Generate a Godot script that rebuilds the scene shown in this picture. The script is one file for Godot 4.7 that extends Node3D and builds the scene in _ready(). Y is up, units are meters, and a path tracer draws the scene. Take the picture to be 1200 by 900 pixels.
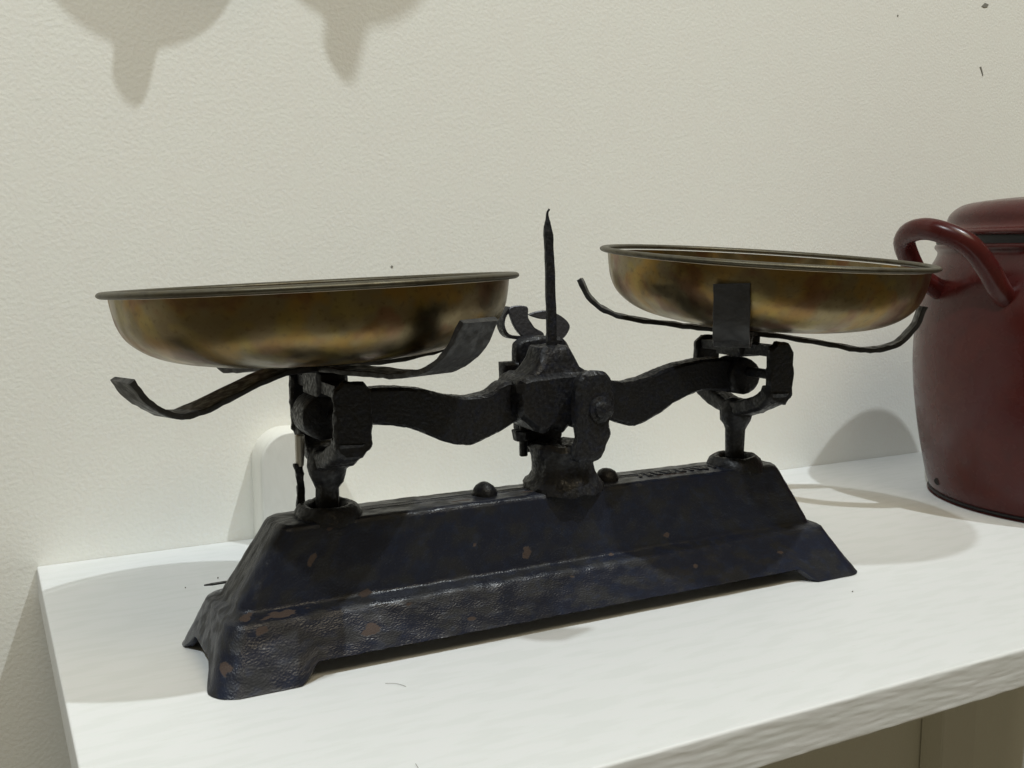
extends Node3D
# An old kitchen balance with two brass pans on a white wall shelf, a red enamel pot beside it.
# Units are metres. The wall is the plane z = 0, the shelf top the plane y = 0.

var M := {}
var warp := FastNoiseLite.new()

# ---------------------------------------------------------------- mesh building
class Shape:
	var v := PackedVector3Array()
	var f := PackedInt32Array()
	var uv := PackedVector2Array()
	var crease := 0.72        # cosine of the angle past which an edge stays sharp

	# adds one closed piece and turns its faces outwards (front faces run clockwise)
	func piece(pv: PackedVector3Array, pf: PackedInt32Array, puv := PackedVector2Array()) -> void:
		var vol := 0.0
		var mid := Vector3.ZERO
		for p in pv: mid += p
		mid /= maxf(1.0, pv.size())
		for i in range(0, pf.size(), 3):
			vol += (pv[pf[i]] - mid).dot((pv[pf[i + 1]] - mid).cross(pv[pf[i + 2]] - mid))
		var o := v.size()
		v.append_array(pv)
		if puv.size() == pv.size(): uv.append_array(puv)
		else:
			for p in pv: uv.append(Vector2(p.x, p.y))
		for i in range(0, pf.size(), 3):
			if vol > 0.0:
				f.append(o + pf[i]); f.append(o + pf[i + 2]); f.append(o + pf[i + 1])
			else:
				f.append(o + pf[i]); f.append(o + pf[i + 1]); f.append(o + pf[i + 2])

	# rows of points; every row has as many points. wrap joins the last column to the first, caps close the ends
	func grid(rows: Array, wrap := true, cap := true) -> void:
		var n: int = rows[0].size()
		var cols := n + 1 if wrap else n
		var pv := PackedVector3Array()
		var pu := PackedVector2Array()
		var pf := PackedInt32Array()
		for r in rows.size():
			for c in cols:
				pv.append(rows[r][c % n])
				pu.append(Vector2(float(c) / (cols - 1), float(r) / (rows.size() - 1)))
		for r in rows.size() - 1:
			for c in cols - 1:
				var a := r * cols + c
				pf.append_array([a, a + 1, a + cols, a + 1, a + cols + 1, a + cols])
		if cap and wrap:
			for e in 2:
				var row: int = 0 if e == 0 else rows.size() - 1
				var m := Vector3.ZERO
				for c in n: m += rows[row][c]
				pv.append(m / n)
				pu.append(Vector2(0.5, float(e)))
				var k := pv.size() - 1
				for c in n:
					var a := row * cols + c
					if e == 0: pf.append_array([k, a + 1, a])
					else: pf.append_array([k, a, a + 1])
		piece(pv, pf, pu)

	# profile of (radius, height) turned about the y axis through at
	func lathe(profile: PackedVector2Array, seg := 48, at := Vector3.ZERO, basis := Basis.IDENTITY) -> void:
		var rows := []
		for p in profile:
			var row := PackedVector3Array()
			for k in seg:
				var a := TAU * k / seg
				row.append(at + basis * Vector3(p.x * cos(a), p.y, p.x * sin(a)))
			rows.append(row)
		grid(rows)

	func rod(a: Vector3, b: Vector3, r: float, r2 := -1.0, seg := 20, bevel := 0.0006) -> void:
		var d := (b - a).normalized()
		var s := d.cross(Vector3.RIGHT if absf(d.x) < 0.8 else Vector3.UP).normalized()
		var t := d.cross(s)
		var q := r if r2 < 0 else r2
		var rows := []
		for e in [[a, r - bevel], [a + d * bevel, r], [b - d * bevel, q], [b, q - bevel]]:
			var row := PackedVector3Array()
			for k in seg: row.append(e[0] + (s * cos(TAU * k / seg) + t * sin(TAU * k / seg)) * e[1])
			rows.append(row)
		grid(rows)

	# a section (x along side, y along the normal) carried along a path; size scales it at each point
	func sweep(path: PackedVector3Array, side: Vector3, section: PackedVector2Array, size := []) -> void:
		var rows := []
		for i in path.size():
			var t := (path[mini(i + 1, path.size() - 1)] - path[maxi(i - 1, 0)]).normalized()
			var s := (side - t * side.dot(t)).normalized()
			var nn := s.cross(t)
			var k: Vector2 = size[i] if size.size() else Vector2.ONE
			var row := PackedVector3Array()
			for p in section: row.append(path[i] + s * p.x * k.x + nn * p.y * k.y)
			rows.append(row)
		grid(rows)

	# flat outline in x and y, thickened from z0 to z1 with bevelled edges
	func plate(outline: PackedVector2Array, z0: float, z1: float, bevel := 0.0008, basis := Basis.IDENTITY, at := Vector3.ZERO) -> void:
		var n := outline.size()
		var area := 0.0
		for i in n: area += outline[i].cross(outline[(i + 1) % n])
		var pts := outline.duplicate()
		if area < 0: pts.reverse()
		var inset := PackedVector2Array()
		for i in n:
			var a := (pts[i] - pts[(i + n - 1) % n]).normalized()
			var b := (pts[(i + 1) % n] - pts[i]).normalized()
			var m := (a.orthogonal() + b.orthogonal()) * -0.5
			inset.append(pts[i] + m / maxf(0.35, m.length_squared()) * bevel)
		var pv := PackedVector3Array()
		var pf := PackedInt32Array()
		for e in [[inset, z0], [pts, z0 + bevel], [pts, z1 - bevel], [inset, z1]]:
			for p in e[0]: pv.append(at + basis * Vector3(p.x, p.y, e[1]))
		for r in 3:
			for c in n:
				var a := r * n + c
				var b := r * n + (c + 1) % n
				pf.append_array([a, b, a + n, b, b + n, a + n])
		var tri := Geometry2D.triangulate_polygon(inset)
		for i in range(0, tri.size(), 3):
			pf.append_array([tri[i], tri[i + 2], tri[i + 1]])
			pf.append_array([3 * n + tri[i], 3 * n + tri[i + 1], 3 * n + tri[i + 2]])
		piece(pv, pf)

	func dense(outline: PackedVector2Array, step := 0.0016) -> PackedVector2Array:
		var out := PackedVector2Array()
		for i in outline.size():
			var a := outline[i]
			var b := outline[(i + 1) % outline.size()]
			var n := maxi(1, int(a.distance_to(b) / step))
			for k in n: out.append(a.lerp(b, float(k) / n))
		return out

	func block(a: Vector3, b: Vector3, bevel := 0.001) -> void:
		plate(PackedVector2Array([Vector2(a.x, a.y), Vector2(b.x, a.y), Vector2(b.x, b.y), Vector2(a.x, b.y)]), a.z, b.z, bevel)

	func bend(by: Callable) -> Shape:
		for i in v.size(): v[i] = by.call(v[i])
		return self

	func mesh() -> ArrayMesh:
		var face := PackedVector3Array()
		var at := {}
		var keys := PackedInt32Array()
		keys.resize(v.size())
		var list := []
		for i in v.size():
			var k := Vector3i((v[i] * 200000.0).round())
			if not at.has(k):
				at[k] = list.size()
				list.append(PackedInt32Array())
			keys[i] = at[k]
		for i in range(0, f.size(), 3):
			var n := (v[f[i + 2]] - v[f[i]]).cross(v[f[i + 1]] - v[f[i]])
			face.append(n)
			for c in 3: list[keys[f[i + c]]].append(i / 3)
		var ov := PackedVector3Array()
		var on := PackedVector3Array()
		var ou := PackedVector2Array()
		var tangent := PackedFloat32Array()
		for i in range(0, f.size(), 3):
			var own := face[i / 3].normalized()
			if own.length_squared() < 0.5: continue
			for c in 3:
				var s := Vector3.ZERO
				for j in list[keys[f[i + c]]]:
					if face[j].normalized().dot(own) > crease: s += face[j]
				ov.append(v[f[i + c]]); on.append(s.normalized()); ou.append(uv[f[i + c]])
		var a := []
		a.resize(Mesh.ARRAY_MAX)
		a[Mesh.ARRAY_VERTEX] = ov
		a[Mesh.ARRAY_NORMAL] = on
		a[Mesh.ARRAY_TEX_UV] = ou
		var m := ArrayMesh.new()
		m.add_surface_from_arrays(Mesh.PRIMITIVE_TRIANGLES, a)
		return m

func rough(amount: float, fine := 0.0) -> Callable:
	return func(p: Vector3) -> Vector3:
		var q := p * 1000.0
		var d := Vector3(warp.get_noise_3dv(q), warp.get_noise_3dv(q + Vector3(91, 17, 5)), warp.get_noise_3dv(q + Vector3(3, 57, 143))) * amount
		if fine > 0.0:
			q = p * 4200.0
			d += Vector3(warp.get_noise_3dv(q), warp.get_noise_3dv(q + Vector3(91, 17, 5)), warp.get_noise_3dv(q + Vector3(3, 57, 143))) * fine
		return p + d

func smooth_line(points: Array, steps := 6, closed := false) -> PackedVector2Array:
	var out := PackedVector2Array()
	var n := points.size()
	for i in (n if closed else n - 1):
		var a: Vector2 = points[(i + n - 1) % n] if closed else points[maxi(i - 1, 0)]
		var b: Vector2 = points[i]
		var c: Vector2 = points[(i + 1) % n]
		var d: Vector2 = points[(i + 2) % n] if closed else points[mini(i + 2, n - 1)]
		for k in steps: out.append(b.cubic_interpolate(c, a, d, float(k) / steps))
	if not closed: out.append(points[n - 1])
	return out

func smooth_path(points: Array, steps := 5) -> PackedVector3Array:
	var out := PackedVector3Array()
	var n := points.size()
	for i in n - 1:
		for k in steps:
			out.append((points[i] as Vector3).cubic_interpolate(points[i + 1], points[maxi(i - 1, 0)], points[mini(i + 2, n - 1)], float(k) / steps))
	out.append(points[n - 1])
	return out

func rounded_rect(hx: float, hy: float, r: float, seg := 4) -> PackedVector2Array:
	var out := PackedVector2Array()
	for c in [[hx - r, hy - r, 0.0], [-hx + r, hy - r, PI / 2], [-hx + r, -hy + r, PI], [hx - r, -hy + r, PI * 1.5]]:
		for k in seg + 1:
			var a: float = c[2] + PI / 2 * k / seg
			out.append(Vector2(c[0] + r * cos(a), c[1] + r * sin(a)))
	return out

# ---------------------------------------------------------------- scene helpers
func part(called: String, s: Shape, m: Material, parent: Node) -> MeshInstance3D:
	var o := MeshInstance3D.new()
	o.name = called
	o.mesh = s.mesh()
	o.material_override = m
	parent.add_child(o, true)
	return o

func thing(called: String, label: String, category: String, at := Vector3.ZERO) -> Node3D:
	var o := Node3D.new()
	o.name = called
	o.position = at
	o.set_meta("label", label)
	o.set_meta("category", category)
	add_child(o, true)
	return o

# ---------------------------------------------------------------- materials
func noise(seed_: int, freq: float, octaves := 4, kind := FastNoiseLite.TYPE_SIMPLEX_SMOOTH) -> FastNoiseLite:
	var n := FastNoiseLite.new()
	n.seed = seed_
	n.noise_type = kind
	n.frequency = freq
	n.fractal_octaves = octaves
	return n

func grey(n: FastNoiseLite, w: int, h: int) -> PackedByteArray:
	var im := n.get_seamless_image(w, h, false, false, 0.12, true)
	im.convert(Image.FORMAT_L8)
	return im.get_data()

func picture(w: int, h: int, rgb: PackedByteArray) -> ImageTexture:
	return ImageTexture.create_from_image(Image.create_from_data(w, h, false, Image.FORMAT_RGB8, rgb))

func grey_picture(w: int, h: int, b: PackedByteArray) -> ImageTexture:
	return ImageTexture.create_from_image(Image.create_from_data(w, h, false, Image.FORMAT_L8, b))

# mixes up to three colours (sRGB) by two noises with contrast
func blend_picture(size: int, layers: Array, base: Color) -> ImageTexture:
	var out := PackedByteArray()
	out.resize(size * size * 3)
	var maps := []
	for l in layers: maps.append(grey(l[0], size, size))
	for i in size * size:
		var c := base
		for k in layers.size():
			var t := smoothstep(layers[k][2], layers[k][3], maps[k][i] / 255.0)
			c = c.lerp(layers[k][1], t * layers[k][4])
		out[i * 3] = int(c.r8); out[i * 3 + 1] = int(c.g8); out[i * 3 + 2] = int(c.b8)
	return picture(size, size, out)

func surface(called: String, color: Color, roughness: float, metallic := 0.0) -> StandardMaterial3D:
	var m := StandardMaterial3D.new()
	m.resource_name = called
	m.albedo_color = color
	m.roughness = roughness
	m.metallic = metallic
	return m

func triplanar(m: StandardMaterial3D, scale: Vector3) -> void:
	m.uv1_triplanar = true
	m.uv1_scale = scale
	m.uv1_triplanar_sharpness = 4.0

func relief(m: StandardMaterial3D, t: Texture2D, centimetres: float) -> void:
	m.heightmap_enabled = true
	m.heightmap_texture = t
	m.heightmap_scale = centimetres

func make_materials() -> void:
	# plaster: cream paint over an orange-peel skim coat
	var peel := grey(noise(11, 0.045, 4), 1024, 1024)
	var wide := grey(noise(12, 0.008, 2), 1024, 1024)
	for i in peel.size(): peel[i] = int(peel[i] * 0.8 + wide[i] * 0.2)
	var m := surface("plaster", Color.WHITE, 0.82)
	m.albedo_texture = blend_picture(512, [[noise(13, 0.01, 4), Color(0.933, 0.930, 0.906), 0.3, 0.8, 0.6], [noise(14, 0.09, 3), Color(0.948, 0.948, 0.935), 0.5, 0.8, 0.5]], Color(0.938, 0.936, 0.908))
	relief(m, grey_picture(1024, 1024, peel), 0.021)
	triplanar(m, Vector3(5.6, 5.6, 5.6))
	M.wall = m

	# brushed white paint on wood
	m = surface("shelf_paint", Color.WHITE, 0.5)
	m.albedo_texture = blend_picture(512, [[noise(21, 0.012, 4), Color(0.868, 0.874, 0.870), 0.4, 0.75, 0.8], [noise(22, 0.12, 2), Color(0.84, 0.835, 0.81), 0.78, 0.9, 0.5]], Color(0.885, 0.892, 0.890))
	relief(m, grey_picture(512, 512, grey(noise(23, 0.05, 4), 512, 512)), 0.0035)
	triplanar(m, Vector3(3.0, 15, 15))
	M.shelf = m
	m = surface("bracket_paint", Color(0.915, 0.912, 0.885), 0.5)
	relief(m, grey_picture(512, 512, grey(noise(24, 0.03, 5), 512, 512)), 0.04)
	triplanar(m, Vector3(8, 3, 8))
	M.bracket = m

	# black iron with thin old paint, dust in the pores
	var grain := grey(noise(31, 0.05, 5), 512, 512)
	m = surface("black_iron", Color.WHITE, 1.0)
	m.albedo_texture = blend_picture(512, [[noise(32, 0.012, 4), Color(0.105, 0.100, 0.100), 0.45, 0.75, 0.8], [noise(33, 0.02, 4), Color(0.095, 0.105, 0.150), 0.5, 0.8, 0.8], [noise(34, 0.08, 4), Color(0.20, 0.19, 0.185), 0.64, 0.85, 0.7]], Color(0.090, 0.092, 0.105))
	m.roughness_texture = grey_picture(512, 512, spread(grey(noise(35, 0.05, 4), 512, 512), 85, 165))
	relief(m, grey_picture(512, 512, grain), 0.026)
	m.metallic_specular = 0.42
	triplanar(m, Vector3(13, 13, 13))
	M.iron = m
	m = surface("strap_iron", Color.WHITE, 1.0)
	m.albedo_texture = blend_picture(512, [[noise(36, 0.02, 4), Color(0.15, 0.142, 0.136), 0.4, 0.75, 0.8], [noise(37, 0.05, 4), Color(0.23, 0.22, 0.215), 0.65, 0.85, 0.6]], Color(0.115, 0.113, 0.118))
	m.roughness_texture = grey_picture(512, 512, spread(grey(noise(38, 0.03, 4), 512, 512), 90, 160))
	relief(m, grey_picture(512, 512, grain), 0.02)
	triplanar(m, Vector3(10, 10, 10))
	M.strap = m
	m = surface("dull_steel", Color(0.33, 0.33, 0.35), 0.42, 0.6)
	relief(m, grey_picture(512, 512, grain), 0.03)
	triplanar(m, Vector3(12, 12, 12))
	M.steel = m
	m = surface("bright_steel", Color(0.74, 0.73, 0.70), 0.35, 0.6)
	M.bright = m

	M.brass = brass_material(41)
	M.brass2 = brass_material(141)
	m = surface("oxidised_brass", Color.WHITE, 0.46, 0.75)
	m.albedo_texture = blend_picture(256, [[noise(46, 0.02, 4), Color(0.34, 0.31, 0.24), 0.4, 0.75, 0.8], [noise(47, 0.05, 4), Color(0.25, 0.23, 0.19), 0.55, 0.85, 0.7]], Color(0.345, 0.33, 0.28))
	triplanar(m, Vector3(9, 9, 9))
	M.rim = m

	# dark red enamel
	m = surface("red_enamel", Color.WHITE, 0.22)
	m.albedo_texture = blend_picture(512, [[noise(51, 0.01, 4), Color(0.285, 0.105, 0.092), 0.4, 0.75, 0.8], [noise(52, 0.03, 4), Color(0.235, 0.100, 0.098), 0.55, 0.85, 0.5]], Color(0.265, 0.095, 0.090))
	m.roughness_texture = grey_picture(512, 512, spread(grey(noise(53, 0.02, 4), 512, 512), 190, 255))
	m.roughness = 0.30
	m.metallic_specular = 0.40
	relief(m, grey_picture(512, 512, grey(noise(54, 0.01, 2), 512, 512)), 0.012)
	triplanar(m, Vector3(5, 5, 5))
	M.enamel = m
	m = surface("black_enamel", Color(0.06, 0.055, 0.058), 0.5)
	M.black = m
	M.chip = surface("bare_iron", Color(0.06, 0.055, 0.05), 0.7)
	M.scuff = surface("scuffed_plaster", Color(0.52, 0.51, 0.48), 0.9)
	M.lamp_body = surface("lamp_housing", Color(0.85, 0.85, 0.84), 0.4)

func spread(b: PackedByteArray, lo: int, hi: int) -> PackedByteArray:
	var out := b.duplicate()
	for i in out.size(): out[i] = lo + int((hi - lo) * smoothstep(60.0, 200.0, float(b[i])))
	return out

# spun brass, brown with tarnish: clouds of amber, plum and olive
func brass_material(s: int) -> StandardMaterial3D:
	var m := surface("tarnished_brass", Color.WHITE, 1.0, 1.0)
	m.albedo_texture = blend_picture(512, [
		[noise(s, 0.010, 4), Color(0.60, 0.46, 0.21), 0.42, 0.80, 0.65],
		[noise(s + 1, 0.012, 4), Color(0.46, 0.32, 0.24), 0.48, 0.80, 0.65],
		[noise(s + 2, 0.014, 3), Color(0.58, 0.52, 0.28), 0.55, 0.85, 0.5],
		[noise(s + 3, 0.09, 4), Color(0.34, 0.28, 0.20), 0.62, 0.85, 0.3]], Color(0.50, 0.45, 0.34))
	m.roughness_texture = grey_picture(512, 512, spread(grey(noise(s + 4, 0.02, 5), 512, 512), 74, 112))
	relief(m, grey_picture(512, 512, grey(noise(s + 5, 0.02, 4), 512, 512)), 0.012)
	triplanar(m, Vector3(5.5, 5.5, 5.5))
	return m

# ---------------------------------------------------------------- the balance
const LONG := 140
const SHORT := 44
const TURN := 12

# one ring round the base: front side left to right, right end, back, left end
func base_ring(hx: float, hz: float, r: float) -> PackedVector2Array:
	var out := PackedVector2Array()
	for k in LONG: out.append(Vector2(lerpf(-hx + r, hx - r, float(k) / LONG), hz))
	for k in TURN: out.append(Vector2(hx - r + r * sin(PI / 2 * k / TURN), hz - r + r * cos(PI / 2 * k / TURN)))
	for k in SHORT: out.append(Vector2(hx, lerpf(hz - r, -hz + r, float(k) / SHORT)))
	for k in TURN: out.append(Vector2(hx - r + r * cos(PI / 2 * k / TURN), -hz + r - r * sin(PI / 2 * k / TURN)))
	for k in LONG: out.append(Vector2(lerpf(hx - r, -hx + r, float(k) / LONG), -hz))
	for k in TURN: out.append(Vector2(-hx + r - r * sin(PI / 2 * k / TURN), -hz + r - r * cos(PI / 2 * k / TURN)))
	for k in SHORT: out.append(Vector2(-hx, lerpf(-hz + r, hz - r, float(k) / SHORT)))
	for k in TURN: out.append(Vector2(-hx + r - r * cos(PI / 2 * k / TURN), hz - r + r * sin(PI / 2 * k / TURN)))
	return out

const PROFILE := [   # half length, half depth, corner radius, height, rings up to the next
	[0.2085, 0.0468, 0.014, 0.0, 22], [0.1945, 0.0312, 0.010, 0.0268, 3], [0.1938, 0.0299, 0.010, 0.0286, 3], [0.1922, 0.0282, 0.010, 0.0298, 5],
	[0.1880, 0.0230, 0.009, 0.0318, 2], [0.1870, 0.0221, 0.009, 0.0332, 2], [0.1862, 0.0216, 0.009, 0.0352, 22], [0.1655, 0.0162, 0.008, 0.0682, 3],
	[0.1644, 0.0152, 0.008, 0.0700, 3], [0.1622, 0.0134, 0.007, 0.0711, 10], [0.1500, 0.0030, 0.002, 0.0716, 0]]

func base_material() -> StandardMaterial3D:
	# the navy paint of the base, with the places where it has flaked off to brown iron
	var w := 2048
	var h := 256
	var patch := grey(noise(61, 0.02, 5), w, h)
	var blue := grey(noise(62, 0.045, 5), w, h)
	var speck := grey(noise(63, 0.34, 2), w, h)
	var edge := noise(64, 0.06, 4)
	var total := float(2 * LONG + 2 * SHORT + 4 * TURN)
	var side := LONG / total
	# u centre, v centre, u radius, v radius of each flake
	var flakes := [
		[0.013, 0.410, 0.009, 0.034], [0.992, 0.43, 0.006, 0.036], [0.053, 0.465, 0.0038, 0.026], [0.056, 0.175, 0.0045, 0.045], [0.142, 0.55, 0.0034, 0.026],
		[0.195, 0.455, 0.0020, 0.014], [0.24, 0.21, 0.0018, 0.018], [0.30, 0.20, 0.0022, 0.015], [0.235, 0.53, 0.0024, 0.016], [0.018, 0.66, 0.0018, 0.03],
		[0.10, 0.93, 0.006, 0.015], [0.15, 0.95, 0.008, 0.012], [0.26, 0.94, 0.012, 0.015], [0.006, 0.30, 0.0030, 0.022], [0.075, 0.30, 0.0016, 0.012], [0.105, 0.12, 0.0022, 0.012], [0.165, 0.30, 0.0014, 0.010], [0.021, 0.80, 0.0022, 0.03], [0.985, 0.15, 0.005, 0.03], [0.11, 0.62, 0.0012, 0.010]]
	var rgb := PackedByteArray()
	rgb.resize(w * h * 3)
	var ro := PackedByteArray()
	ro.resize(w * h)
	var hi := PackedByteArray()
	hi.resize(w * h)
	for y in h:
		for x in w:
			var i := y * w + x
			var u := float(x) / w
			var vv := float(y) / h
			var c := Color(0.122, 0.134, 0.180)
			c = c.lerp(Color(0.118, 0.120, 0.138), smoothstep(0.40, 0.70, patch[i] / 255.0))
			c = c.lerp(Color(0.128, 0.150, 0.212), smoothstep(0.50, 0.78, blue[i] / 255.0) * 0.7)
			c = c.lerp(Color(0.215, 0.210, 0.215), smoothstep(0.66, 0.88, speck[i] / 255.0) * 0.5)
			var bare := 0.0
			for k in flakes:
				var du: float = u - k[0]
				if absf(du) > k[2] * 1.8: continue
				var dv: float = vv - k[1]
				var d := sqrt(du * du / (k[2] * k[2]) + dv * dv / (k[3] * k[3])) + edge.get_noise_2d(x, y * 1.3) * 0.7
				bare = maxf(bare, smoothstep(1.0, 0.9, d))
			c = c.lerp(Color(0.315, 0.262, 0.235).lerp(Color(0.25, 0.205, 0.185), patch[i] / 255.0), bare * 0.95)
			rgb[i * 3] = c.r8; rgb[i * 3 + 1] = c.g8; rgb[i * 3 + 2] = c.b8
			ro[i] = int(lerpf(74.0 + 60.0 * smoothstep(0.35, 0.75, patch[i] / 255.0), 200.0, bare))
			hi[i] = int(clampf(150.0 + (speck[i] - 128.0) * 0.7 + (blue[i] - 128.0) * 0.05 - bare * 70.0, 0, 255))
	var m := surface("flaking_navy_paint", Color.WHITE, 1.0)
	m.albedo_texture = picture(w, h, rgb)
	m.roughness_texture = grey_picture(w, h, ro)
	relief(m, grey_picture(w, h, hi), 0.026)
	m.metallic_specular = 0.42
	return m

func make_base(scale: Node3D) -> void:
	var rows := []
	var put := rough(0.0004, 0.0001)
	for s in PROFILE.size():
		var a: Array = PROFILE[s]
		var b: Array = PROFILE[mini(s + 1, PROFILE.size() - 1)]
		var n: int = maxi(1, a[4])
		for k in n:
			var row := PackedVector3Array()
			var low := base_ring(a[0], a[1], a[2])
			var top := base_ring(b[0], b[1], b[2])
			for i in low.size():
				var t := float(k) / n
				if s == 0:   # the skirt is cut away in an arch between the feet
					var along := smoothstep(0.168, 0.158, absf(low[i].x)) if absf(low[i].y) > 0.0466 else 0.0
					var across := smoothstep(0.034, 0.018, absf(low[i].y)) if absf(low[i].x) > 0.2083 else 0.0
					var lift := maxf(along * 0.0090, across * 0.0105) / 0.0268
					t = lerpf(lift, 1.0, t)
				var q := low[i].lerp(top[i], t) + Vector2(0.0035 * (1.0 - t) if s == 0 else 0.0, 0)
				row.append(put.call(Vector3(q.x, lerpf(a[3], b[3], t), q.y)))
			rows.append(row)
	for row in rows:
		for i in row.size():
			if row[i].y < 0.0004: row[i].y = 0.0004
	# the casting is a hollow shell: in from the bottom edge, then up to the roof of the hollow
	var lip := PackedVector3Array()
	var roof := PackedVector3Array()
	for p in rows[0]:
		lip.append(Vector3(p.x * 0.982, p.y + 0.0001, p.z * 0.915))
		roof.append(Vector3(p.x * 0.90, 0.0270, p.z * 0.50))
	rows.push_front(lip)
	rows.push_front(roof)
	var st := Shape.new()
	st.crease = 0.5
	st.grid(rows, true, true)
	var base := part("base", st, M.base, scale)
	base.set_meta("label", "long cast iron base with flaking navy paint and four feet")
	for x in [-0.0435, 0.0385]:
		var d := Shape.new()
		d.lathe(PackedVector2Array([Vector2(0.0072, 0.068), Vector2(0.0072, 0.0722), Vector2(0.0066, 0.0745), Vector2(0.0050, 0.0767), Vector2(0.0026, 0.0782), Vector2(0.0004, 0.0786)]), 24, Vector3(x, 0, 0.002))
		d.bend(rough(0.0006))
		part("rivet_head", d, M.iron, base)
	for x in [-0.134, 0.139]:
		var d := Shape.new()
		d.lathe(PackedVector2Array([Vector2(0.0185, 0.0680), Vector2(0.0178, 0.0722), Vector2(0.0160, 0.0752), Vector2(0.0140, 0.0768), Vector2(0.0122, 0.0768), Vector2(0.0108, 0.0758), Vector2(0.0102, 0.0735), Vector2(0.0102, 0.0700), Vector2(0.0030, 0.0700)]), 40, Vector3(x, 0, 0))
		d.bend(rough(0.0012, 0.0003))
		part("socket_collar", d, M.iron, base)
	# worn cast relief along the top, too rubbed to read
	for k in 10:
		var g := Shape.new()
		var gx := 0.062 + k * 0.0062
		g.plate(rounded_rect(0.0011 + 0.0006 * (k % 3), 0.0042, 0.0008, 2), -0.0006, 0.0006, 0.0003, Basis(Vector3.UP, 0.3 * (k % 4) - 0.4) * Basis(Vector3.RIGHT, -PI / 2), Vector3(gx, 0.0716, 0.003))
		g.bend(rough(0.0004))
		part("cast_relief", g, M.iron, base)
	var flake := Shape.new()
	flake.plate(PackedVector2Array([Vector2(-0.200, 0), Vector2(-0.196, 0.0012), Vector2(-0.188, 0.0014), Vector2(-0.187, -0.0012), Vector2(-0.196, -0.0014)]), 0.0, 0.0008, 0.0002, Basis(Vector3.RIGHT, -PI / 2), Vector3(0.006, 0.0335, -0.0255))
	part("loose_paint_flake", flake, M.iron, base)

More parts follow.
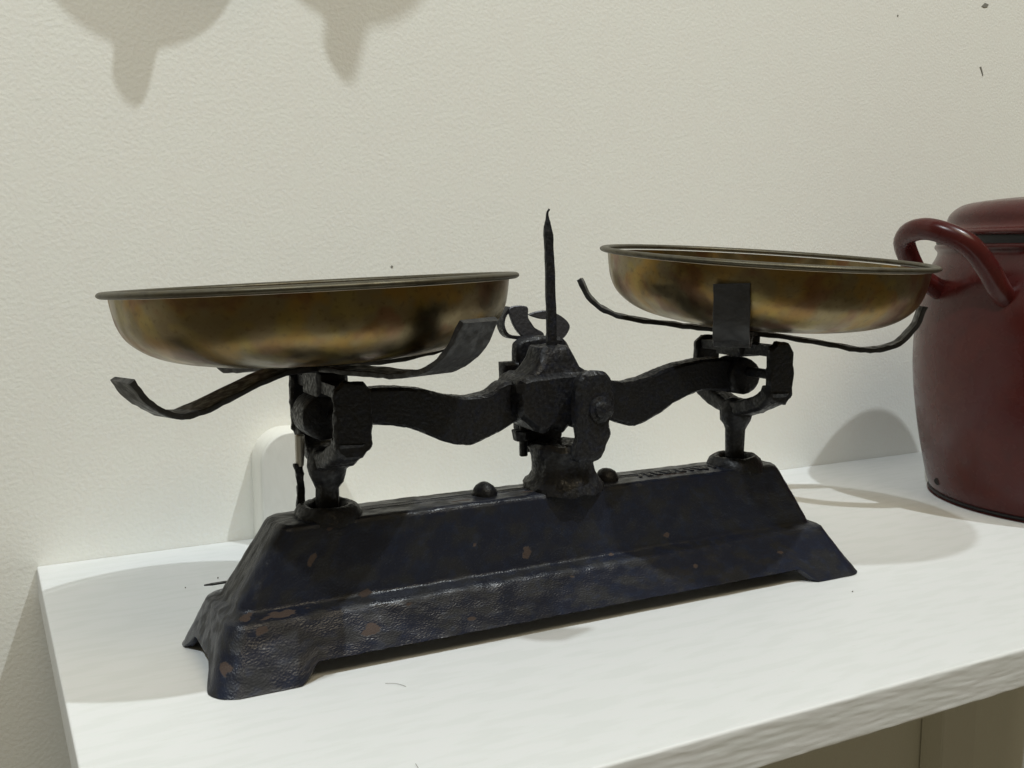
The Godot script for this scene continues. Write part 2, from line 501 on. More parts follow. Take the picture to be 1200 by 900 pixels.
func make_fulcrum(scale: Node3D) -> void:
	var x := 0.008
	var s := Shape.new()
	s.lathe(PackedVector2Array([Vector2(0.0245, 0.0690), Vector2(0.0235, 0.0735), Vector2(0.0205, 0.0768), Vector2(0.0188, 0.0800), Vector2(0.0182, 0.0850), Vector2(0.0192, 0.0900), Vector2(0.0205, 0.0945), Vector2(0.0185, 0.0972), Vector2(0.0100, 0.0955), Vector2(0.0020, 0.0945)]), 36, Vector3(x, 0, 0.002), Basis.from_scale(Vector3(1, 1, 0.95)))
	s.bend(rough(0.0022, 0.0005))
	var col := part("fulcrum_column", s, M.iron, scale)
	# front and rear uprights of the fork that carries the beam
	var up := Shape.new()
	up.plate(smooth_line([Vector2(x - 0.0075, 0.0905), Vector2(x + 0.0070, 0.0905), Vector2(x + 0.0125, 0.0970), Vector2(x + 0.0155, 0.104), Vector2(x + 0.0150, 0.112), Vector2(x + 0.0172, 0.117), Vector2(x + 0.0172, 0.130), Vector2(x + 0.0140, 0.1385), Vector2(x + 0.004, 0.1415), Vector2(x - 0.0045, 0.1385), Vector2(x - 0.0075, 0.130), Vector2(x - 0.0070, 0.114), Vector2(x - 0.006, 0.102)], 4, true), 0.0215, 0.0300, 0.002)
	up.bend(rough(0.0010, 0.0003))
	part("upright", up, M.iron, col)
	var nut := Shape.new()
	nut.lathe(PackedVector2Array([Vector2(0.0078, -0.001), Vector2(0.0074, 0.0014), Vector2(0.0052, 0.0022), Vector2(0.0048, 0.0040), Vector2(0.0030, 0.0050), Vector2(0.0003, 0.0052)]), 22, Vector3(x + 0.0075, 0.1195, 0.0296), Basis(Vector3.RIGHT, PI / 2))
	nut.bend(rough(0.0008))
	part("bearing_boss", nut, M.iron, col)
	var back := Shape.new()
	back.plate(smooth_line([Vector2(x - 0.010, 0.088), Vector2(x + 0.010, 0.088), Vector2(x + 0.014, 0.100), Vector2(x + 0.0180, 0.118), Vector2(x + 0.0215, 0.134), Vector2(x + 0.0190, 0.1485), Vector2(x + 0.0120, 0.1560), Vector2(x - 0.004, 0.1575), Vector2(x - 0.0170, 0.1550), Vector2(x - 0.0185, 0.1480), Vector2(x - 0.0180, 0.125), Vector2(x - 0.0170, 0.103), Vector2(x - 0.014, 0.096)], 4, true), -0.0290, -0.0205, 0.0018)
	back.bend(rough(0.0010, 0.0003))
	part("upright", back, M.iron, col)
	var lug := Shape.new()
	lug.block(Vector3(x - 0.0275, 0.1335, -0.028), Vector3(x - 0.0165, 0.1430, -0.020), 0.0015)
	lug.bend(rough(0.0009))
	part("lug", lug, M.iron, col)
	var bolt := Shape.new()
	bolt.rod(Vector3(x - 0.0165, 0.1085, -0.0165), Vector3(x - 0.0165, 0.0870, -0.0165), 0.0026, -1, 14)
	bolt.rod(Vector3(x - 0.0180, 0.1030, -0.0165), Vector3(x - 0.0180, 0.0965, -0.0165), 0.0056, 0.0048, 6)
	bolt.bend(rough(0.0006))
	part("bolt", bolt, M.iron, col)
	# the bent sheet horns behind the pointer
	var horn := Shape.new()
	horn.plate(smooth_line([Vector2(-0.0090, 0.1745), Vector2(0.0025, 0.1748), Vector2(0.0035, 0.1680), Vector2(0.0075, 0.1622), Vector2(0.0140, 0.1585), Vector2(0.0130, 0.1545), Vector2(0.0020, 0.1555), Vector2(-0.0040, 0.1600), Vector2(-0.0080, 0.1670)], 4, true), -0.0345, -0.0320, 0.0005)
	part("index_horn", horn, M.steel, col)
	var hook := Shape.new()
	hook.sweep(smooth_path([Vector3(-0.0080, 0.1742, -0.036), Vector3(-0.0125, 0.1690, -0.036), Vector3(-0.0142, 0.1630, -0.034), Vector3(-0.0105, 0.1575, -0.033), Vector3(0.0, 0.1560, -0.030)]), Vector3(0, 0, 1), rounded_rect(0.0035, 0.0011, 0.0004, 2))
	part("index_horn", hook, M.iron, col)
	var tongue := Shape.new()
	tongue.plate(smooth_line([Vector2(0.0040, 0.1700), Vector2(0.0150, 0.1722), Vector2(0.0245, 0.1695), Vector2(0.0315, 0.1645), Vector2(0.0325, 0.1600), Vector2(0.0270, 0.1540), Vector2(0.0170, 0.1545), Vector2(0.0175, 0.1610), Vector2(0.0180, 0.1660), Vector2(0.0110, 0.1672)], 4, true), -0.0345, -0.0320, 0.0005)
	part("index_horn", tongue, M.steel, col)

func make_beam(scale: Node3D) -> void:
	var tilt := Basis(Vector3.BACK, 0.021)
	var pivot := Vector3(0, 0.12, 0)
	var turn := func(p: Vector3) -> Vector3: return pivot + tilt * (p - pivot)
	var cast := rough(0.0006, 0.00022)
	var s := Shape.new()
	for side in [-1.0, 1.0]:
		var top := [Vector2(0.004, 0.134), Vector2(0.030, 0.1360), Vector2(0.040, 0.1310), Vector2(0.052, 0.1292), Vector2(0.066, 0.1312), Vector2(0.084, 0.1362), Vector2(0.104, 0.1386), Vector2(0.124, 0.1385), Vector2(0.137, 0.1350)]
		var low := [Vector2(0.137, 0.1165), Vector2(0.122, 0.1180), Vector2(0.106, 0.1190), Vector2(0.088, 0.1145), Vector2(0.072, 0.1070), Vector2(0.060, 0.1028), Vector2(0.052, 0.1026), Vector2(0.036, 0.1080), Vector2(0.022, 0.1130), Vector2(0.004, 0.114)]
		var line := smooth_line(top, 5)
		line.append_array(smooth_line(low, 5))
		for i in line.size(): line[i].x *= side
		s.plate(s.dense(line), -0.0065, 0.0065, 0.0016)
		# rounded boss at the end
		s.lathe(PackedVector2Array([Vector2(0.0092, -0.0112), Vector2(0.0114, -0.0100), Vector2(0.0119, -0.0080), Vector2(0.0119, 0.0080), Vector2(0.0114, 0.0100), Vector2(0.0092, 0.0112)]), 28, Vector3(side * 0.1375, 0.1265, 0), Basis(Vector3.RIGHT, PI / 2))
	s.bend(turn).bend(cast)
	var beam := part("beam", s, M.iron, scale)
	var hub := Shape.new()
	hub.plate(smooth_line([Vector2(-0.0130, 0.1060), Vector2(-0.0060, 0.1085), Vector2(0.0, 0.1055), Vector2(0.0060, 0.1085), Vector2(0.0130, 0.1060), Vector2(0.0225, 0.1120), Vector2(0.0290, 0.1210), Vector2(0.0285, 0.1325), Vector2(0.0205, 0.1385), Vector2(-0.0205, 0.1390), Vector2(-0.0285, 0.1330), Vector2(-0.0290, 0.1210), Vector2(-0.0225, 0.1120)], 4, true), -0.0150, 0.0165, 0.003)
	hub.bend(turn).bend(rough(0.0012, 0.0004))
	part("hub", hub, M.iron, beam)
	var cap := Shape.new()
	cap.crease = 0.6
	var rows := []
	for e in [[0.0255, 0.0140, 0.1330], [0.0222, 0.0135, 0.1372], [0.0165, 0.0120, 0.1415], [0.0125, 0.0110, 0.1470], [0.0110, 0.0100, 0.1510], [0.0098, 0.0088, 0.1535], [0.006, 0.005, 0.1542]]:
		var row := PackedVector3Array()
		for p in rounded_rect(e[0], e[1], minf(e[0], e[1]) * 0.55, 5): row.append(Vector3(p.x, e[2], p.y))
		rows.append(row)
	cap.grid(rows)
	cap.bend(turn).bend(rough(0.0012, 0.0004))
	part("hub_cap", cap, M.iron, beam)
	# the pointer: a flat blade drawn to a bent tip
	var blade := Shape.new()
	var path := smooth_path([Vector3(0.0012, 0.148, 0), Vector3(0.0006, 0.170, 0), Vector3(-0.0006, 0.200, 0), Vector3(-0.0016, 0.2165, 0), Vector3(-0.0022, 0.2240, 0), Vector3(-0.0022, 0.2290, 0), Vector3(-0.0009, 0.2315, 0)])
	var size := []
	for p in path:
		var k := 1.0 - smoothstep(0.2150, 0.2320, p.y) * 0.82
		size.append(Vector2(k * lerpf(1.1, 0.92, (p.y - 0.148) / 0.08), k))
	blade.sweep(path, Vector3.RIGHT, rounded_rect(0.0029, 0.0014, 0.0006, 2), size)
	blade.bend(rough(0.0004, 0.0002))
	part("pointer", blade, M.iron, scale)

func strap(parent: Node, at: Vector3, deg: float, line: Array, width: float) -> void:
	var a := deg_to_rad(deg)
	var out := Vector3(cos(a), 0, sin(a))
	var pts := []
	for p in line: pts.append(Vector3(at.x, 0, at.z) + out * p[0] + Vector3(0, p[1], 0))
	var s := Shape.new()
	var path := smooth_path(pts, 6)
	s.sweep(path, Vector3(-sin(a), 0, cos(a)), rounded_rect(width / 2, 0.0014, 0.0006, 2))
	s.bend(rough(0.0008, 0.0002))
	part("strap_arm", s, M.strap, parent)

func make_carrier(scale: Node3D, x: float, lift: float, arms: Array) -> void:
	var y := lift
	var s := Shape.new()
	s.block(Vector3(x - 0.0062, y + 0.1365, -0.0330), Vector3(x + 0.0062, y + 0.1425, 0.0360), 0.0012)
	s.block(Vector3(x - 0.0085, y + 0.1345, -0.0130), Vector3(x + 0.0085, y + 0.1480, 0.0130), 0.002)
	s.bend(rough(0.0009, 0.0003))
	var body := part("pan_carrier", s, M.iron, scale)
	for z in [[-0.0345, -0.0295], [0.0345, 0.0395]]:
		var p := Shape.new()
		var q := 0.0015 if z[0] > 0 else 0.0
		var line := [Vector2(-0.0056, 0.1070), Vector2(0.0046, 0.1067), Vector2(0.0092, 0.1120), Vector2(0.0098, 0.1250), Vector2(0.0096, 0.1392), Vector2(0.0055, 0.1444), Vector2(-0.0040, 0.1452), Vector2(-0.0093, 0.1407), Vector2(-0.0097, 0.1250), Vector2(-0.0095, 0.1120)]
		var edge := PackedVector2Array()
		for c in line: edge.append(c + Vector2(x + q, y))
		p.plate(p.dense(edge), z[0], z[1], 0.0012)
		p.bend(rough(0.0010, 0.0003))
		part("side_plate", p, M.iron, body)
	var pin := Shape.new()
	pin.rod(Vector3(x, y + 0.1245, -0.0300), Vector3(x, y + 0.1245, 0.0360), 0.0031, -1, 16)
	part("pin", pin, M.iron, body)
	var u := Shape.new()
	u.sweep(smooth_path([Vector3(x, y + 0.1160, -0.0312), Vector3(x, y + 0.1105, -0.0290), Vector3(x, y + 0.1055, -0.0200), Vector3(x, y + 0.1015, -0.0090), Vector3(x, y + 0.1000, 0), Vector3(x, y + 0.1015, 0.0100), Vector3(x, y + 0.1055, 0.0220), Vector3(x, y + 0.1105, 0.0325), Vector3(x, y + 0.1160, 0.0355)]), Vector3.RIGHT, rounded_rect(0.0080, 0.0050, 0.0028, 3))
	u.bend(rough(0.0010, 0.0003))
	part("stirrup", u, M.iron, body)
	var stem := Shape.new()
	stem.lathe(PackedVector2Array([Vector2(0.0060, 0.0690), Vector2(0.0061, y + 0.0855), Vector2(0.0078, y + 0.0885), Vector2(0.0098, y + 0.0920), Vector2(0.0106, y + 0.0965), Vector2(0.0100, y + 0.1010), Vector2(0.0070, y + 0.1050), Vector2(0.0030, y + 0.1068)]), 28, Vector3(x, 0, 0))
	stem.bend(rough(0.0012, 0.0003))
	part("stem", stem, M.iron, body)
	var hubplate := Shape.new()
	hubplate.lathe(PackedVector2Array([Vector2(0.013, y + 0.1465), Vector2(0.0145, y + 0.1475), Vector2(0.0145, y + 0.1495), Vector2(0.013, y + 0.1505), Vector2(0.001, y + 0.1508)]), 28, Vector3(x, 0, 0))
	part("strap_boss", hubplate, M.strap, body)
	for a in arms: strap(body, Vector3(x, 0, 0), a[0], a[1], a[2])

func make_pan(at: Vector3, gx: float, gz: float, deep: float, m: Material, label: String) -> void:
	var pan := thing("brass_pan", label, "scale pan", at)
	pan.set_meta("group", "brass pans of the balance")
	var up := Vector3(-gx, 1, -gz).normalized()
	var xx := Vector3(1, gx, 0).normalized()
	pan.basis = Basis(xx, up, xx.cross(up)).orthonormalized()
	var outer := [Vector2(0.0, -0.0374), Vector2(0.030, -0.0374), Vector2(0.050, -0.0368), Vector2(0.060, -0.0357), Vector2(0.0715, -0.0335), Vector2(0.0800, -0.0306), Vector2(0.0870, -0.0266), Vector2(0.0925, -0.0215), Vector2(0.0960, -0.0148), Vector2(0.0977, -0.0075), Vector2(0.0985, -0.0018)]
	for i in outer.size(): outer[i].y *= deep
	var line := smooth_line(outer, 7)
	line[0].x = 0.0004
	var prof := PackedVector2Array()
	prof.append_array(line)
	for i in range(line.size() - 1, -1, -1):
		var d := line[mini(i + 1, line.size() - 1)] - line[maxi(i - 1, 0)]
		prof.append(line[i] + Vector2(-d.y, d.x).normalized() * 0.0012)
	prof[prof.size() - 1].x = 0.0004
	var s := Shape.new()
	s.crease = 0.5
	s.lathe(prof, 144)
	var body := part("bowl", s, m, pan)
	var bead := PackedVector2Array()
	for k in 17:
		var a := TAU * k / 16
		bead.append(Vector2(0.1010 + 0.0028 * cos(a), 0.0001 + 0.0017 * sin(a)))
	var rows := []
	for k in 16:
		var row := PackedVector3Array()
		for j in 144: row.append(Vector3(bead[k].x * cos(TAU * j / 144), bead[k].y, bead[k].x * sin(TAU * j / 144)))
		rows.append(row)
	rows.append(rows[0])
	var r := Shape.new()
	r.grid(rows, true, false)
	part("rolled_rim", r, M.rim, pan)

func make_balance() -> void:
	var scale := thing("balance_scale", "black and navy cast iron balance with upright pointer between two brass pans", "scale", Vector3(0, 0, 0.223))
	M.base = base_material()
	make_base(scale)
	make_fulcrum(scale)
	make_beam(scale)
	make_carrier(scale, -0.134, 0.0, [
		[160.0, [[0.0, 0.1490], [0.030, 0.1480], [0.058, 0.1400], [0.078, 0.1340], [0.090, 0.1345], [0.102, 0.1420], [0.109, 0.1515]], 0.0175],
		[72.0, [[0.0, 0.1490], [0.035, 0.1490], [0.065, 0.1500], [0.088, 0.1540], [0.104, 0.1630], [0.114, 0.1775]], 0.0220],
		[250.0, [[0.0, 0.1490], [0.030, 0.1470], [0.060, 0.1430], [0.084, 0.1415], [0.098, 0.1500], [0.106, 0.1620]], 0.0175],
		[340.0, [[0.0, 0.1490], [0.030, 0.1490], [0.065, 0.1510], [0.088, 0.1560], [0.102, 0.1660], [0.108, 0.1760]], 0.0175]])
	make_carrier(scale, 0.139, 0.008, [
		[218.0, [[0.0, 0.1570], [0.030, 0.1600], [0.060, 0.1635], [0.080, 0.1675], [0.094, 0.1760], [0.102, 0.1900]], 0.0160],
		[133.0, [[0.0, 0.1570], [0.030, 0.1560], [0.060, 0.1545], [0.080, 0.1560], [0.092, 0.1660], [0.097, 0.1900]], 0.0200],
		[38.0, [[0.0, 0.1570], [0.030, 0.1540], [0.060, 0.1490], [0.080, 0.1465], [0.095, 0.1500], [0.106, 0.1610], [0.111, 0.1740]], 0.0160],
		[308.0, [[0.0, 0.1570], [0.030, 0.1580], [0.060, 0.1600], [0.085, 0.1660], [0.100, 0.1850]], 0.0175]])
	# a link rod, pale above and dark below, hanging from the rear plate of the left carrier
	var rod := Shape.new()
	rod.rod(Vector3(-0.1452, 0.1125, -0.010), Vector3(-0.1456, 0.0955, -0.010), 0.0026, 0.0022, 14)
	part("link_rod", rod, M.bright, scale)
	var tail := Shape.new()
	tail.sweep(smooth_path([Vector3(-0.1468, 0.0975, -0.010), Vector3(-0.1462, 0.0900, -0.010), Vector3(-0.1452, 0.0840, -0.010), Vector3(-0.1462, 0.0735, -0.010)]), Vector3.RIGHT, rounded_rect(0.0019, 0.0014, 0.0006, 2))
	tail.bend(rough(0.0010, 0.0005))
	part("link_hook", tail, M.iron, scale)
	make_pan(Vector3(-0.138, 0.1905, 0.223), 0.0394, 0.028, 1.0, M.brass, "brass pan on the lower carrier, over the free end of the shelf")
	make_pan(Vector3(0.150, 0.2040, 0.233), -0.0218, -0.0705, 1.12, M.brass2, "brass pan on the raised carrier, its rim tilted down beside the red pot")

# ---------------------------------------------------------------- the pot
func make_pot() -> void:
	var pot := thing("enamel_pot", "dark red enamel pot with lid and round ear handle", "pot", Vector3(0.533, 0, 0.208))
	var s := Shape.new()
	s.crease = 0.4
	s.lathe(smooth_line([Vector2(0.001, 0.0006), Vector2(0.112, 0.0006), Vector2(0.1185, 0.0022), Vector2(0.1225, 0.009), Vector2(0.1265, 0.025), Vector2(0.1325, 0.055), Vector2(0.1375, 0.090), Vector2(0.1395, 0.120), Vector2(0.1385, 0.150), Vector2(0.1350, 0.175), Vector2(0.1295, 0.193), Vector2(0.1245, 0.2035), Vector2(0.1235, 0.208), Vector2(0.1260, 0.2115), Vector2(0.1250, 0.2145), Vector2(0.1200, 0.2150), Vector2(0.1180, 0.205), Vector2(0.1250, 0.150), Vector2(0.110, 0.010), Vector2(0.001, 0.006)], 5), 128)
	var body := part("body", s, M.enamel, pot)
	var ring := Shape.new()
	ring.lathe(PackedVector2Array([Vector2(0.1150, 0.0002), Vector2(0.1205, 0.0004), Vector2(0.1216, 0.0030), Vector2(0.1200, 0.0045), Vector2(0.1150, 0.0045), Vector2(0.1149, 0.0003)]), 96)
	part("foot_ring", ring, M.black, pot)
	var band := Shape.new()
	band.lathe(PackedVector2Array([Vector2(0.1160, 0.2120), Vector2(0.1240, 0.2130), Vector2(0.1252, 0.2170), Vector2(0.1240, 0.2225), Vector2(0.1160, 0.2235)]), 96)
	part("rim", band, M.black, pot)
	var lid := Shape.new()
	lid.crease = 0.4
	lid.lathe(smooth_line([Vector2(0.110, 0.2215), Vector2(0.1240, 0.2215), Vector2(0.1275, 0.2232), Vector2(0.1265, 0.2255), Vector2(0.1215, 0.2275), Vector2(0.1180, 0.2315), Vector2(0.1155, 0.2395), Vector2(0.1080, 0.2465), Vector2(0.0960, 0.2500), Vector2(0.0600, 0.2535), Vector2(0.0010, 0.2545)], 5), 96)
	var top := part("lid", lid, M.enamel, pot)
	var knob := Shape.new()
	knob.lathe(smooth_line([Vector2(0.012, 0.252), Vector2(0.010, 0.258), Vector2(0.013, 0.264), Vector2(0.021, 0.268), Vector2(0.019, 0.275), Vector2(0.001, 0.278)], 4), 32)
	part("knob", knob, M.black, top)
	for side in [1.0, -1.0]:
		var h := Shape.new()
		var pts := [Vector3(-0.124, 0.168, 0.012), Vector3(-0.140, 0.180, 0.013), Vector3(-0.152, 0.197, 0.010), Vector3(-0.165, 0.214, 0.002), Vector3(-0.176, 0.224, -0.016), Vector3(-0.178, 0.225, -0.034), Vector3(-0.170, 0.218, -0.052), Vector3(-0.154, 0.203, -0.060), Vector3(-0.140, 0.188, -0.060), Vector3(-0.116, 0.175, -0.056)]
		for i in pts.size(): pts[i].x *= side
		h.sweep(smooth_path(pts, 8), Vector3(0, 0.5, 0.3), rounded_rect(0.0084, 0.0078, 0.0076, 4))
		part("ear_handle", h, M.enamel, pot)
	var chip := Shape.new()
	chip.plate(smooth_line([Vector2(-0.0030, 0.0), Vector2(-0.001, 0.0030), Vector2(0.0026, 0.0018), Vector2(0.0030, -0.0014), Vector2(0.0, -0.0032)], 3, true), 0.0, 0.0008, 0.0002, Basis(Vector3.UP, -PI * 0.30 - 0.55), Vector3(-0.1107, 0.0150, -0.0565))
	part("enamel_chip", chip, M.chip, body)

# ---------------------------------------------------------------- shelf, wall, lamps
func make_shelf() -> void:
	var shelf := thing("wall_shelf", "white painted wooden shelf board fixed to the cream wall", "shelf")
	var x0 := -0.2642
	var x1 := 0.803
	var rows := []
	var sec := PackedVector2Array()
	var raw := rounded_rect(0.2002, 0.01125, 0.0016, 4)
	for i in raw.size():
		var a := raw[i]
		var b := raw[(i + 1) % raw.size()]
		var n := maxi(1, int(a.distance_to(b) / (0.0009 if a.x > 0.199 and b.x > 0.199 else 0.014)))
		for k in n: sec.append(a.lerp(b, float(k) / n))
	var count := 380
	var rim := noise(71, 1.0, 3)
	for k in count + 5:
		var t := clampf((k - 2.0) / count, 0.0, 1.0)
		var shrink := 0.0012 if k == 0 or k == count + 4 else (0.0004 if k == 1 or k == count + 3 else 0.0)
		var row := PackedVector3Array()
		for p in sec:
			var x := lerpf(x0, x1, t)
			if k == 0: x = x0 - 0.0011
			if k == 1: x = x0 - 0.0008
			if k == count + 3: x = x1 + 0.0008
			if k == count + 4: x = x1 + 0.0011
			var q := Vector3(x, p.y * (1.0 - shrink / 0.011) - 0.01125, 0.2005 + p.x * (1.0 - shrink / 0.2))
			# hand-planed edges wander a little; the top stays flat
			if p.x > 0.195 or p.y < 0.009:
				q.z += rim.get_noise_3d(x * 45, p.y * 300, 0) * 0.0002 * smoothstep(0.18, 0.2, p.x)
				q.y += rim.get_noise_3d(x * 60, p.y * 200, 7) * 0.0003 * smoothstep(0.011, 0.009, p.y)
			if p.x > 0.1995:   # brush streaks dried into the paint of the front edge
				q.z += rim.get_noise_3d(x * 9, p.y * 480, 40) * 0.00011 + rim.get_noise_3d(x * 60, p.y * 500, 80) * 0.00007
			row.append(q)
		rows.append(row)
	var s := Shape.new()
	s.grid(rows)
	part("board", s, M.shelf, shelf)
	for x in [-0.121, 0.604]:
		var b := Shape.new()
		var line := PackedVector2Array()
		line.append(Vector2(x, -0.42))
		line.append(Vector2(x + 0.056, -0.42))
		for k in 9: line.append(Vector2(x + 0.056 - 0.022 + 0.022 * cos(PI / 2 * k / 8), 0.060 + 0.022 * sin(PI / 2 * k / 8)))
		for k in 9: line.append(Vector2(x + 0.022 - 0.022 * sin(PI / 2 * k / 8), 0.060 + 0.022 * cos(PI / 2 * k / 8)))
		b.plate(line, 0.0006, 0.0290, 0.0022)
		b.crease = 0.6
		part("upright_bracket", b, M.bracket, shelf)
	# hairs and specks of grit lying in the paint
	fibre(shelf, [Vector3(-0.1270, 0.0004, 0.2850), Vector3(-0.1225, 0.0005, 0.2880), Vector3(-0.1195, 0.0004, 0.2930)])
	fibre(shelf, [Vector3(-0.1480, 0.0004, 0.3740), Vector3(-0.1450, 0.0005, 0.3700), Vector3(-0.1440, 0.0004, 0.3640)])
	var rng := RandomNumberGenerator.new()
	rng.seed = 5
	for k in 3:
		var g := Shape.new()
		var at := Vector3(rng.randf_range(-0.25, 0.3), 0.0006, rng.randf_range(0.05, 0.38))
		if k == 0: at = Vector3(-0.186, 0.0006, 0.093)
		if k == 1: at = Vector3(-0.164, 0.0006, 0.083)
		if k == 2: at = Vector3(0.175, 0.0006, 0.293)
		var r := rng.randf_range(0.0003, 0.0006)
		g.lathe(PackedVector2Array([Vector2(r * 0.7, -0.0007), Vector2(r, 0.0), Vector2(r * 0.4, r * 0.5)]), 6, at)
		part("speck", g, M.scuff, shelf)

func fibre(shelf: Node, pts: Array) -> void:
	var g := Shape.new()
	g.sweep(smooth_path(pts, 5), Vector3.UP, rounded_rect(0.00009, 0.00009, 0.00006, 2))
	part("fibre", g, M.scuff, shelf)

func make_wall() -> void:
	var s := Shape.new()
	s.block(Vector3(-1.3, -0.75, -0.12), Vector3(1.9, 1.5, 0.0), 0.002)
	var wall := part("wall", s, M.wall, self)
	wall.set_meta("kind", "structure")
	wall.set_meta("label", "cream plaster wall with orange peel texture")
	var marks := [[0.6440, 0.3950, [Vector2(-0.0035, 0.004), Vector2(-0.0010, 0.0045), Vector2(0.0028, -0.0035), Vector2(0.0020, -0.0050), Vector2(-0.0008, 0.0)]],
		[0.6440, 0.4600, [Vector2(-0.006, -0.001), Vector2(-0.001, 0.003), Vector2(0.005, 0.002), Vector2(0.003, -0.001), Vector2(-0.002, -0.002)]],
		[0.5180, 0.4370, [Vector2(-0.001, 0.0), Vector2(0.0, 0.0012), Vector2(0.0012, 0.0), Vector2(0.0, -0.0012)]],
		[-0.0100, 0.1970, [Vector2(-0.001, 0.0), Vector2(0.0, 0.0012), Vector2(0.0012, 0.0), Vector2(0.0, -0.0012)]]]
	for a in marks:
		var g := Shape.new()
		g.plate(PackedVector2Array(a[2]), -0.0005, 0.0005, 0.0002, Basis.IDENTITY, Vector3(a[0], a[1], 0))
		part("scuff", g, M.scuff, wall)

# unseen hanging thing, shaped as a lid to cast two shadows on the wall
func make_unseen_hanging_lid() -> void:
	var lid := thing("unseen_hanging_lid", "unseen hanging thing built as a round iron lid, casting two shadows on the wall", "lid", Vector3(-0.121, 0.5725, 0.084))
	var s := Shape.new()
	s.lathe(PackedVector2Array([Vector2(0.0005, -0.003), Vector2(0.060, -0.003), Vector2(0.062, -0.0015), Vector2(0.062, 0.0015), Vector2(0.060, 0.003), Vector2(0.0005, 0.003)]), 56, Vector3.ZERO, Basis(Vector3.RIGHT, PI / 2))
	part("disc", s, M.iron, lid)
	var h := Shape.new()
	h.plate(smooth_line([Vector2(-0.016, -0.055), Vector2(-0.0165, -0.068), Vector2(-0.0185, -0.080), Vector2(-0.014, -0.092), Vector2(-0.006, -0.0985), Vector2(0.000, -0.094), Vector2(0.004, -0.080), Vector2(0.008, -0.066), Vector2(0.012, -0.055)], 4, true), -0.002, 0.002, 0.0006)
	part("tab_handle", h, M.iron, lid)
	var p := Shape.new()
	p.rod(Vector3(-0.121, 0.6450, -0.002), Vector3(-0.121, 0.6450, 0.100), 0.004)
	var peg := part("unseen_wall_peg", p, M.iron, self)  # out of view, holds up the unseen lid
	peg.set_meta("label", "short iron peg out of view, carrying the unseen lid")
	peg.set_meta("category", "peg")
	var ring := Shape.new()
	var pts := []
	for k in 17: pts.append(Vector3(0.009 * sin(TAU * k / 16), 0.0705 + 0.0095 * cos(TAU * k / 16), 0))
	ring.sweep(smooth_path(pts, 2), Vector3.BACK, rounded_rect(0.0015, 0.0015, 0.0014, 2))
	part("hanging_ring", ring, M.iron, lid)

func make_spot(at: Vector3, aim: Vector3, color: Color, energy: float, label: String) -> void:
	var lamp := thing("spot_lamp", label, "lamp", at)
	lamp.look_at_from_position(at, aim, Vector3.UP)
	var s := Shape.new()
	s.lathe(PackedVector2Array([Vector2(0.001, 0.110), Vector2(0.030, 0.108), Vector2(0.044, 0.095), Vector2(0.046, -0.004), Vector2(0.042, -0.004), Vector2(0.040, 0.006), Vector2(0.001, 0.008)]), 40, Vector3.ZERO, Basis(Vector3.RIGHT, PI / 2))
	part("housing", s, M.lamp_body, lamp)
	var l := Shape.new()
	l.lathe(PackedVector2Array([Vector2(0.0005, 0.004), Vector2(0.030, 0.004), Vector2(0.030, 0.001), Vector2(0.0005, -0.001)]), 40, Vector3.ZERO, Basis(Vector3.RIGHT, PI / 2))
	var m := surface("lamp_lens", Color.WHITE, 0.3)
	m.emission_enabled = true
	m.emission = color
	m.emission_energy_multiplier = 6.0
	part("lamp_lens", l, m, lamp)
	var light := SpotLight3D.new()
	light.name = "beam_light"
	light.light_color = color
	light.light_energy = energy
	light.light_size = 0.028
	light.spot_range = 12.0
	light.spot_attenuation = 2.0
	light.spot_angle = 40.0
	light.spot_angle_attenuation = 0.6
	light.shadow_enabled = true
	lamp.add_child(light)
	light.position = Vector3(0, 0, -0.012)

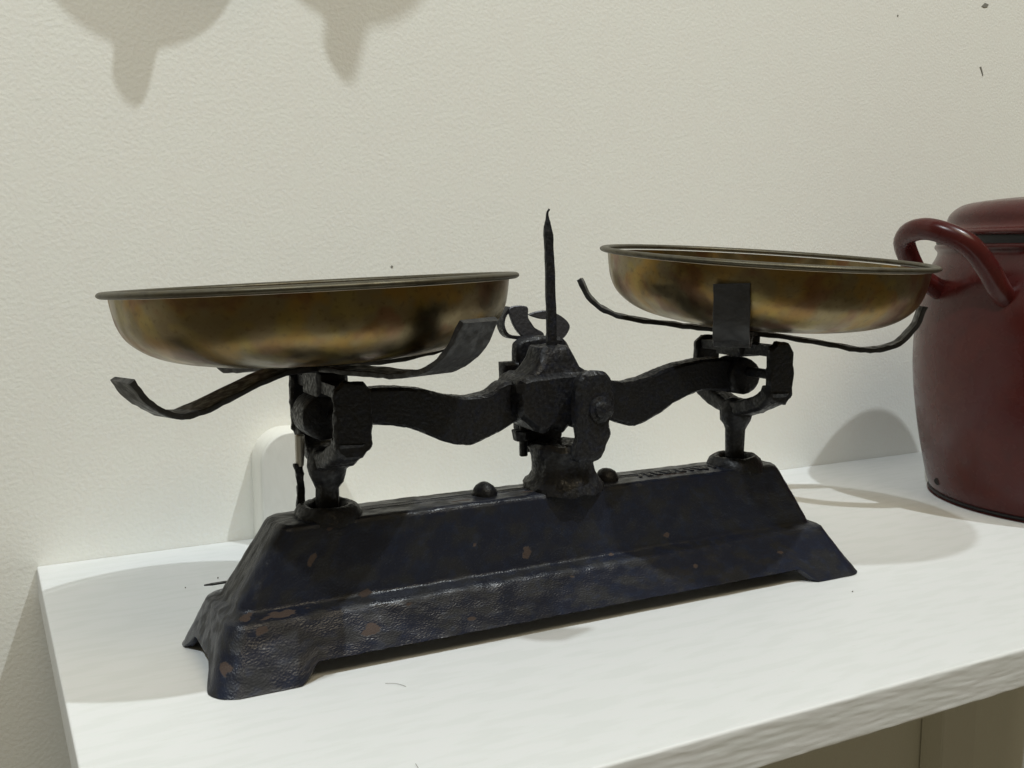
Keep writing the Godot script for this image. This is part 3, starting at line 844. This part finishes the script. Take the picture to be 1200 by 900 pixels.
func make_unseen_room_lamp(at: Vector3, size: Vector2, color: Color, energy: float) -> void:  # panel out of view, placed to give shelf and wall soft warm light
	var lamp := thing("unseen_panel_lamp", "large warm lamp panel out of view, placed to light shelf and wall softly", "lamp", at)
	lamp.look_at_from_position(at, Vector3(0.2, 0.1, 0.1), Vector3.UP)
	lamp.rotate_object_local(Vector3.RIGHT, PI / 2)
	var s := Shape.new()
	s.block(Vector3(-size.x / 2 - 0.03, 0.012, -size.y / 2 - 0.03), Vector3(size.x / 2 + 0.03, 0.07, size.y / 2 + 0.03), 0.004)
	part("frame", s, M.lamp_body, lamp)
	var d := Shape.new()
	d.block(Vector3(-size.x / 2, 0.002, -size.y / 2), Vector3(size.x / 2, 0.010, size.y / 2), 0.002)
	var m := surface("unseen_lamp_diffuser", Color.WHITE, 0.6)
	m.emission_enabled = true
	m.emission = color
	m.emission_energy_multiplier = 0.6
	part("unseen_lamp_diffuser", d, m, lamp)
	var light := AreaLight3D.new()
	light.name = "unseen_panel_light"
	light.area_size = size
	light.light_color = color
	light.light_energy = energy
	light.area_range = 12.0
	light.area_attenuation = 2.0
	light.shadow_enabled = true
	lamp.add_child(light)
	light.position = Vector3(0, -0.003, 0)
	light.rotation = Vector3(-PI / 2, 0, 0)

func _ready() -> void:
	# camera
	var cam := Camera3D.new()
	cam.name = "camera"
	cam.fov = 41.65
	cam.near = 0.02
	cam.far = 30.0
	cam.position = Vector3(-0.291, 0.205, 0.7247)
	cam.rotation = Vector3(deg_to_rad(-7.226), deg_to_rad(-27.944), 0)
	add_child(cam)
	cam.current = true
	# the dim room round the shelf, and the exposure
	var env := Environment.new()
	env.background_mode = Environment.BG_COLOR
	env.background_color = Color(0.372, 0.345, 0.275)
	env.tonemap_mode = Environment.TONE_MAPPER_LINEAR
	env.tonemap_exposure = 0.97
	env.sdfgi_enabled = true
	env.ssao_enabled = true
	env.ssil_enabled = true
	var we := WorldEnvironment.new()
	we.name = "environment"
	we.environment = env
	add_child(we)
	warp.seed = 7
	warp.frequency = 0.09
	warp.fractal_octaves = 3
	make_materials()
	# lamps: one spot high on the pot side, one nearer on the free side, an unseen panel for the soft room light
	make_spot(Vector3(0.95, 3.4, 1.55), Vector3(0.1, 0.1, 0.15), Color(0.95, 0.985, 1.0), 6.0, "white spot lamp aimed down at the shelf from its pot side")
	make_spot(Vector3(-0.903, 1.80, 0.871), Vector3(0.05, 0.1, 0.15), Color(0.95, 0.985, 1.0), 1.70, "cool white spot lamp aimed at the shelf from its free end")
	make_unseen_room_lamp(Vector3(0.3, 3.3, 2.4), Vector2(2.0, 1.2), Color(1.0, 0.93, 0.79), 3.7)
	make_wall()
	make_shelf()
	make_balance()
	make_pot()
	make_unseen_hanging_lid()
